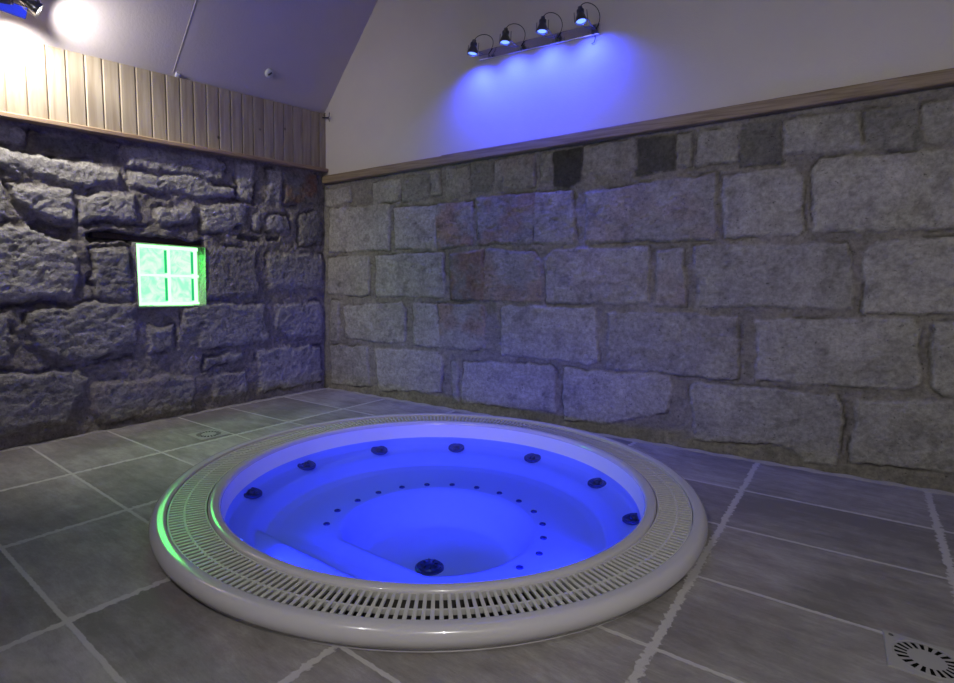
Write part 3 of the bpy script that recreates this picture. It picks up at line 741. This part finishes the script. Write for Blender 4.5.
pts2 = [PL(a_[0]+.02, y_[0]-.02, o0), PL(b_2[0]-.02, y_[0]-.02, o0), PL(b_2[0]-.02, z_[0]+.004, o0), PL(a_[0]+.02, z_[0]+.004, o0), PL(a_[0]+.02, y_[1]-.02, -.02), PL(b_2[1]-.03, y_[1]-.02, -.02), PL(b_2[1]-.03, z_[1]+.004, -.02), PL(a_[0]+.02, z_[1]+.004, -.02)]
f = []
for q in range(4):
    q2 = (q+1) % 4
    f += [(q, q2, 4+q2, 4+q), (4+q, 4+q2, 12+q2, 12+q), (8+q, 8+q2, 12+q2, 12+q)]
mb.add(pts+pts2, f); mb.build('reveal', simple('reveal_render', (.30, .29, .27), .9, bump=(45, .8, .02)), gw)
lamp('AREA', 'window_glow', PL(1.44, 1.06, -.086), Vector(nL)+Vector((0, 0, -.1)), (.0, 1., .06), 4.5)
wl_ = bpy.data.objects['window_glow']; wl_.data.shape = 'RECTANGLE'; wl_.data.size = .38; wl_.data.size_y = .38
# dark timber lintel deep in the slot over the window
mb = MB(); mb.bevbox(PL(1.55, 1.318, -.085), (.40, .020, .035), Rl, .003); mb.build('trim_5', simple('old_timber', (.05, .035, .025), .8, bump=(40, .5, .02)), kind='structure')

# ---------------------------------------------------------------- spotlight bars
def spot_head(root, loc, aim, bulb, cable_to, side, up_hint=Vector((0, 0, 1))):
    """gimbal spot: body > bulb, yoke; cable"""
    loc = Vector(loc); aim = Vector(aim).normalized(); R = disc_frame(loc, aim)*1.22
    mb = MB()
    mb.lathe([(.0, -.075), (.012, -.075), (.013, -.062), (.017, -.058), (.017, -.040), (.020, -.034), (.029, -.012), (.031, .0), (.031, .007), (.0275, .007), (.0265, -.002)], loc, R, n=24)
    for zz in (-.056, -.050, -.044): mb.lathe([(.0165, zz-.0016), (.0205, zz-.0016), (.0205, zz+.0016), (.0165, zz+.0016)], loc, R, n=20, closed=True)
    h = mb.build('spotlight', M['steel'], root, smooth=True)
    mb = MB(); mb.lathe([(.0, .0035), (.015, .003), (.0262, .0005)], loc, R, n=24); mb.build('bulb', bulb, h, smooth=True)
    ax = Vector(side).normalized()
    mb = MB()      # yoke: two arms and the pivot pins standing out, then the stem back to the bar
    back = loc-aim*0.0366
    mb.tube([loc+ax*0.04392-aim*0.06344, loc+ax*0.04514+aim*0.00488], .0028)
    mb.tube([loc-ax*0.04392-aim*0.06344, loc-ax*0.04514+aim*0.00488], .0028)
    mb.tube([loc-ax*0.0488-aim*0.00732, loc+ax*0.0488-aim*0.00732], .0022)
    mb.tube([loc+ax*0.04514+aim*0, (loc+ax*0.04514+aim*0).lerp(Vector(cable_to), .5)+aim*0.00976, Vector(cable_to)], .0032)
    mb.tube([loc-ax*0.04514+aim*0, (loc-ax*0.0366).lerp(Vector(cable_to), .5)+aim*0.0122, Vector(cable_to)], .0028)
    mb.build('yoke', M['steel'], h)
    mb = MB(); p0 = loc-aim*0.08906; p3 = Vector(cable_to)
    c1 = p0-aim*0.0732+ax*0.0366; c2 = p3+ax*0.1098-aim*0.122
    pts = [p0*(1-t)**3+c1*3*t*(1-t)**2+c2*3*t*t*(1-t)+p3*t**3 for t in [i/14 for i in range(15)]]
    mb.tube(pts, .0026, 6); mb.build('cable', M['black'], h, smooth=True)
    return h
bar = empty('spotlight_bar', PR(2.17, 2.79, 0), 'chrome bar high on plaster wall holding four glowing blue spotlights', 'light fixture')
mb = MB(); Rr = Matrix((Vector(dR), Vector((0, 0, 1)), Vector(nR)*-1)).transposed()
mb.bevbox(PR(2.18, 2.805, .014), (.475, .034, .014), Rr, .004)
mb.build('wall_plate', M['chrome'], bar)
BLUE = (.024, .045, 1.)
for i, (s, z) in enumerate(((1.742, 2.756), (2.013, 2.781), (2.300, 2.795), (2.580, 2.800))):
    aim = Vector(nR)*.06+Vector((0, 0, -1))+Vector(dR)*(-.08, .0, .0, .16)[i]
    loc = PR(s, z+.008, .175)
    spot_head(bar, loc, aim, M['bulb_blue'], PR(s+.05, 2.80, .03), dR)
    lamp('SPOT', 'blue_light', loc+aim.normalized()*.012, aim-Vector(nR)*.58, BLUE, 44, 128, 1., .022, bar)
# stub of wire hanging under the right end of the plate
mb = MB(); mb.tube([PR(2.62, 2.775, .012), PR(2.626, 2.75, .014), PR(2.618, 2.725, .014), PR(2.60, 2.722, .012)], .0022, 6); mb.build('loose_wire', M['black'], bar)

# ceiling bar, white lamps, upper left
nC = (cp[1]-cp[0]).cross(cp[3]-cp[0]).normalized()
if nC.x < 0: nC = -nC
def onceil(y, up, off):      # point at wall distance s ~ y
    return ceil_pt(y, up)+nC*off
tcv = (cp[3]-cp[0]).normalized()
cbar = empty('spotlight_bar', onceil(2.42, .10, 0), 'chrome bar with white spotlights on sloping ceiling, cut by top left corner', 'light fixture')
Rc = Matrix((Vector(dL), tcv, nC)).transposed()
mb = MB(); mb.bevbox(onceil(2.64, .12, .014), (.34, .034, .014), Rc, .004); mb.build('wall_plate', M['chrome'], cbar)
WHITE = (1., .95, .89)
A = Vector((.405, -2.265, 2.500))
aimA = Vector((-.24, 1, .02))
spot_head(cbar, A, Vector((.2, .75, -.45)), M['bulb_white'], onceil(2.26, .12, .03), Vector((.7, 0, .7)))
lamp('SPOT', 'white_light', A+Vector((.004, .012, -.008)), aimA, WHITE, 32, 104, 1., .02, cbar)
B = Vector((.43, -2.425, 2.475))
spot_head(cbar, B, Vector((-.45, .1, -.8)), M['bulb_white'], onceil(2.44, .12, .03), Vector((0, 1, 0)))
lamp('SPOT', 'white_light', B+Vector((-.006, .003, -.012)), Vector((-.42, .35, -.85)), WHITE, 75, 120, .6, .02, cbar)
# unseen bar of white spots added behind the camera for general light
rb = empty('spotlight_bar', (4.6, -4.18, 2.6), 'added chrome bar with white spotlights behind the camera, for general room light', 'light fixture')
mb = MB(); mb.bevbox((3.3, -4.18, 2.6), (1.9, .014, .034), None, .004); mb.build('wall_plate', M['chrome'], rb)
for x, aim, W, sz in ((1.6, (-.1, 1, -.1), 26, 120), (3.2, (.2, 1, -.6), 38, 120), (4.9, (-.1, 1, -.85), 112, 120)):
    loc = Vector((x, -4.0, 2.58)); spot_head(rb, loc, Vector(aim), M['bulb_white'], (x+.05, -4.165, 2.6), Vector((1, 0, 0)))
    lamp('SPOT', 'white_light', loc+Vector(aim).normalized()*.015, Vector(aim), (1., .965, .93), W, sz, .8, .03, rb)

# ---------------------------------------------------------------- small fittings
def ceil_at(px):  return Vector(px)
p = Vector((.184, -.692, 2.720)); 
det = empty('ceiling_eyelet', p, 'small round white fitting with dark slot on the sloping ceiling', 'fitting')
Rn = disc_frame(p, nC)
mb = MB(); mb.lathe([(0, .012), (.022, .012), (.032, .008), (.037, .0), (.037, -.003)], p, Rn, n=24); mb.build('plate', M['device'], det, smooth=True)
mb = MB(); mb.bevbox(p+nC*.0135, (.006, .018, .003), Rn @ Matrix.Rotation(-.6, 3, 'Z'), .001); mb.build('slot', M['black'], det)
# ceiling joint
def clip(name, q, label):
    r = empty(name, q, label, 'clip')
    mb = MB(); mb.bevbox(q+nC*.006, (.012, .016, .006), Rc, .002); mb.build('plate', M['device'], r)
    mb = MB(); mb.tube([q+nC*.01, q+nC*.022, q+nC*.026+Vector((0, 0, -.012))], .003, 6); mb.build('hook', M['chrome'], r)
clip('wire_clip', Vector((.109, -1.385, 2.500)), 'tiny white clip where ceiling seam meets the pine boards')
v0 = ceil_pt(1.42, .02); v1 = ceil_pt(1.46, .95)
mb = MB(); mb.tube([v0, v0.lerp(v1, .3)+Vector((0, .004, 0)), v1], .0022, 6); mb.build('trim_6', simple('ceiling_joint', (.46, .42, .42), .9), kind='structure')
# tension-wire hook in the corner above the rail
hk = empty('corner_hook', PR(.0, 2.57, 0), 'small black metal hook in the corner where pine boards meet plaster', 'hook')
mb = MB(); b0 = PR(.0, 2.572, .035); b1 = PR(.10, 2.556, .04)
mb.tube([b0, b1], .006, 8); mb.tube([PR(.065, 2.60, .04), PR(.05, 2.605, .04), PR(.048, 2.585, .04), PR(.06, 2.568, .04)], .004, 6)
mb.tube([b1, PR(.112, 2.565, .04), PR(.116, 2.60, .04)], .004, 6); mb.tube([PR(.105, 2.545, .04), PR(.118, 2.52, .04)], .003, 6)
mb.build('arm', M['black'], hk, smooth=True)
mb = MB(); mb.bevbox(PR(.006, 2.57, .03), (.006, .02, .02), Rr, .002); mb.build('plate', M['black'], hk)

# ---------------------------------------------------------------- world, camera, view
w = bpy.data.worlds.new('World'); bpy.context.scene.world = w; w.use_nodes = True
w.node_tree.nodes['Background'].inputs[0].default_value = (.02, .02, .025, 1); w.node_tree.nodes['Background'].inputs[1].default_value = 1
cd = bpy.data.cameras.new('Camera'); cam = bpy.data.objects.new('Camera', cd); C.objects.link(cam)
r = Vector((.81523941, .57851457, .0265629)); u = Vector((-.08208943, .07003234, .99416135)); fw = Vector((-.57327657, .81266005, -.10458305))
cam.matrix_world = Matrix.Translation((4.21129, -3.37427, 1.05)) @ Matrix((r, u, -fw)).transposed().to_4x4()
cd.sensor_width = 36; cd.lens = 531.54/954*36; cd.clip_start = .02
bpy.context.scene.camera = cam
sc = bpy.context.scene
sc.view_settings.view_transform = 'Standard'; sc.view_settings.look = 'None'; sc.view_settings.exposure = 0; sc.view_settings.gamma = 1
sc.view_settings.use_curve_mapping = False
sc.cycles.use_denoising = True
sc.cycles.max_bounces = 8; sc.cycles.diffuse_bounces = 5; sc.cycles.transparent_max_bounces = 12
sc.cycles.sample_clamp_indirect = 8
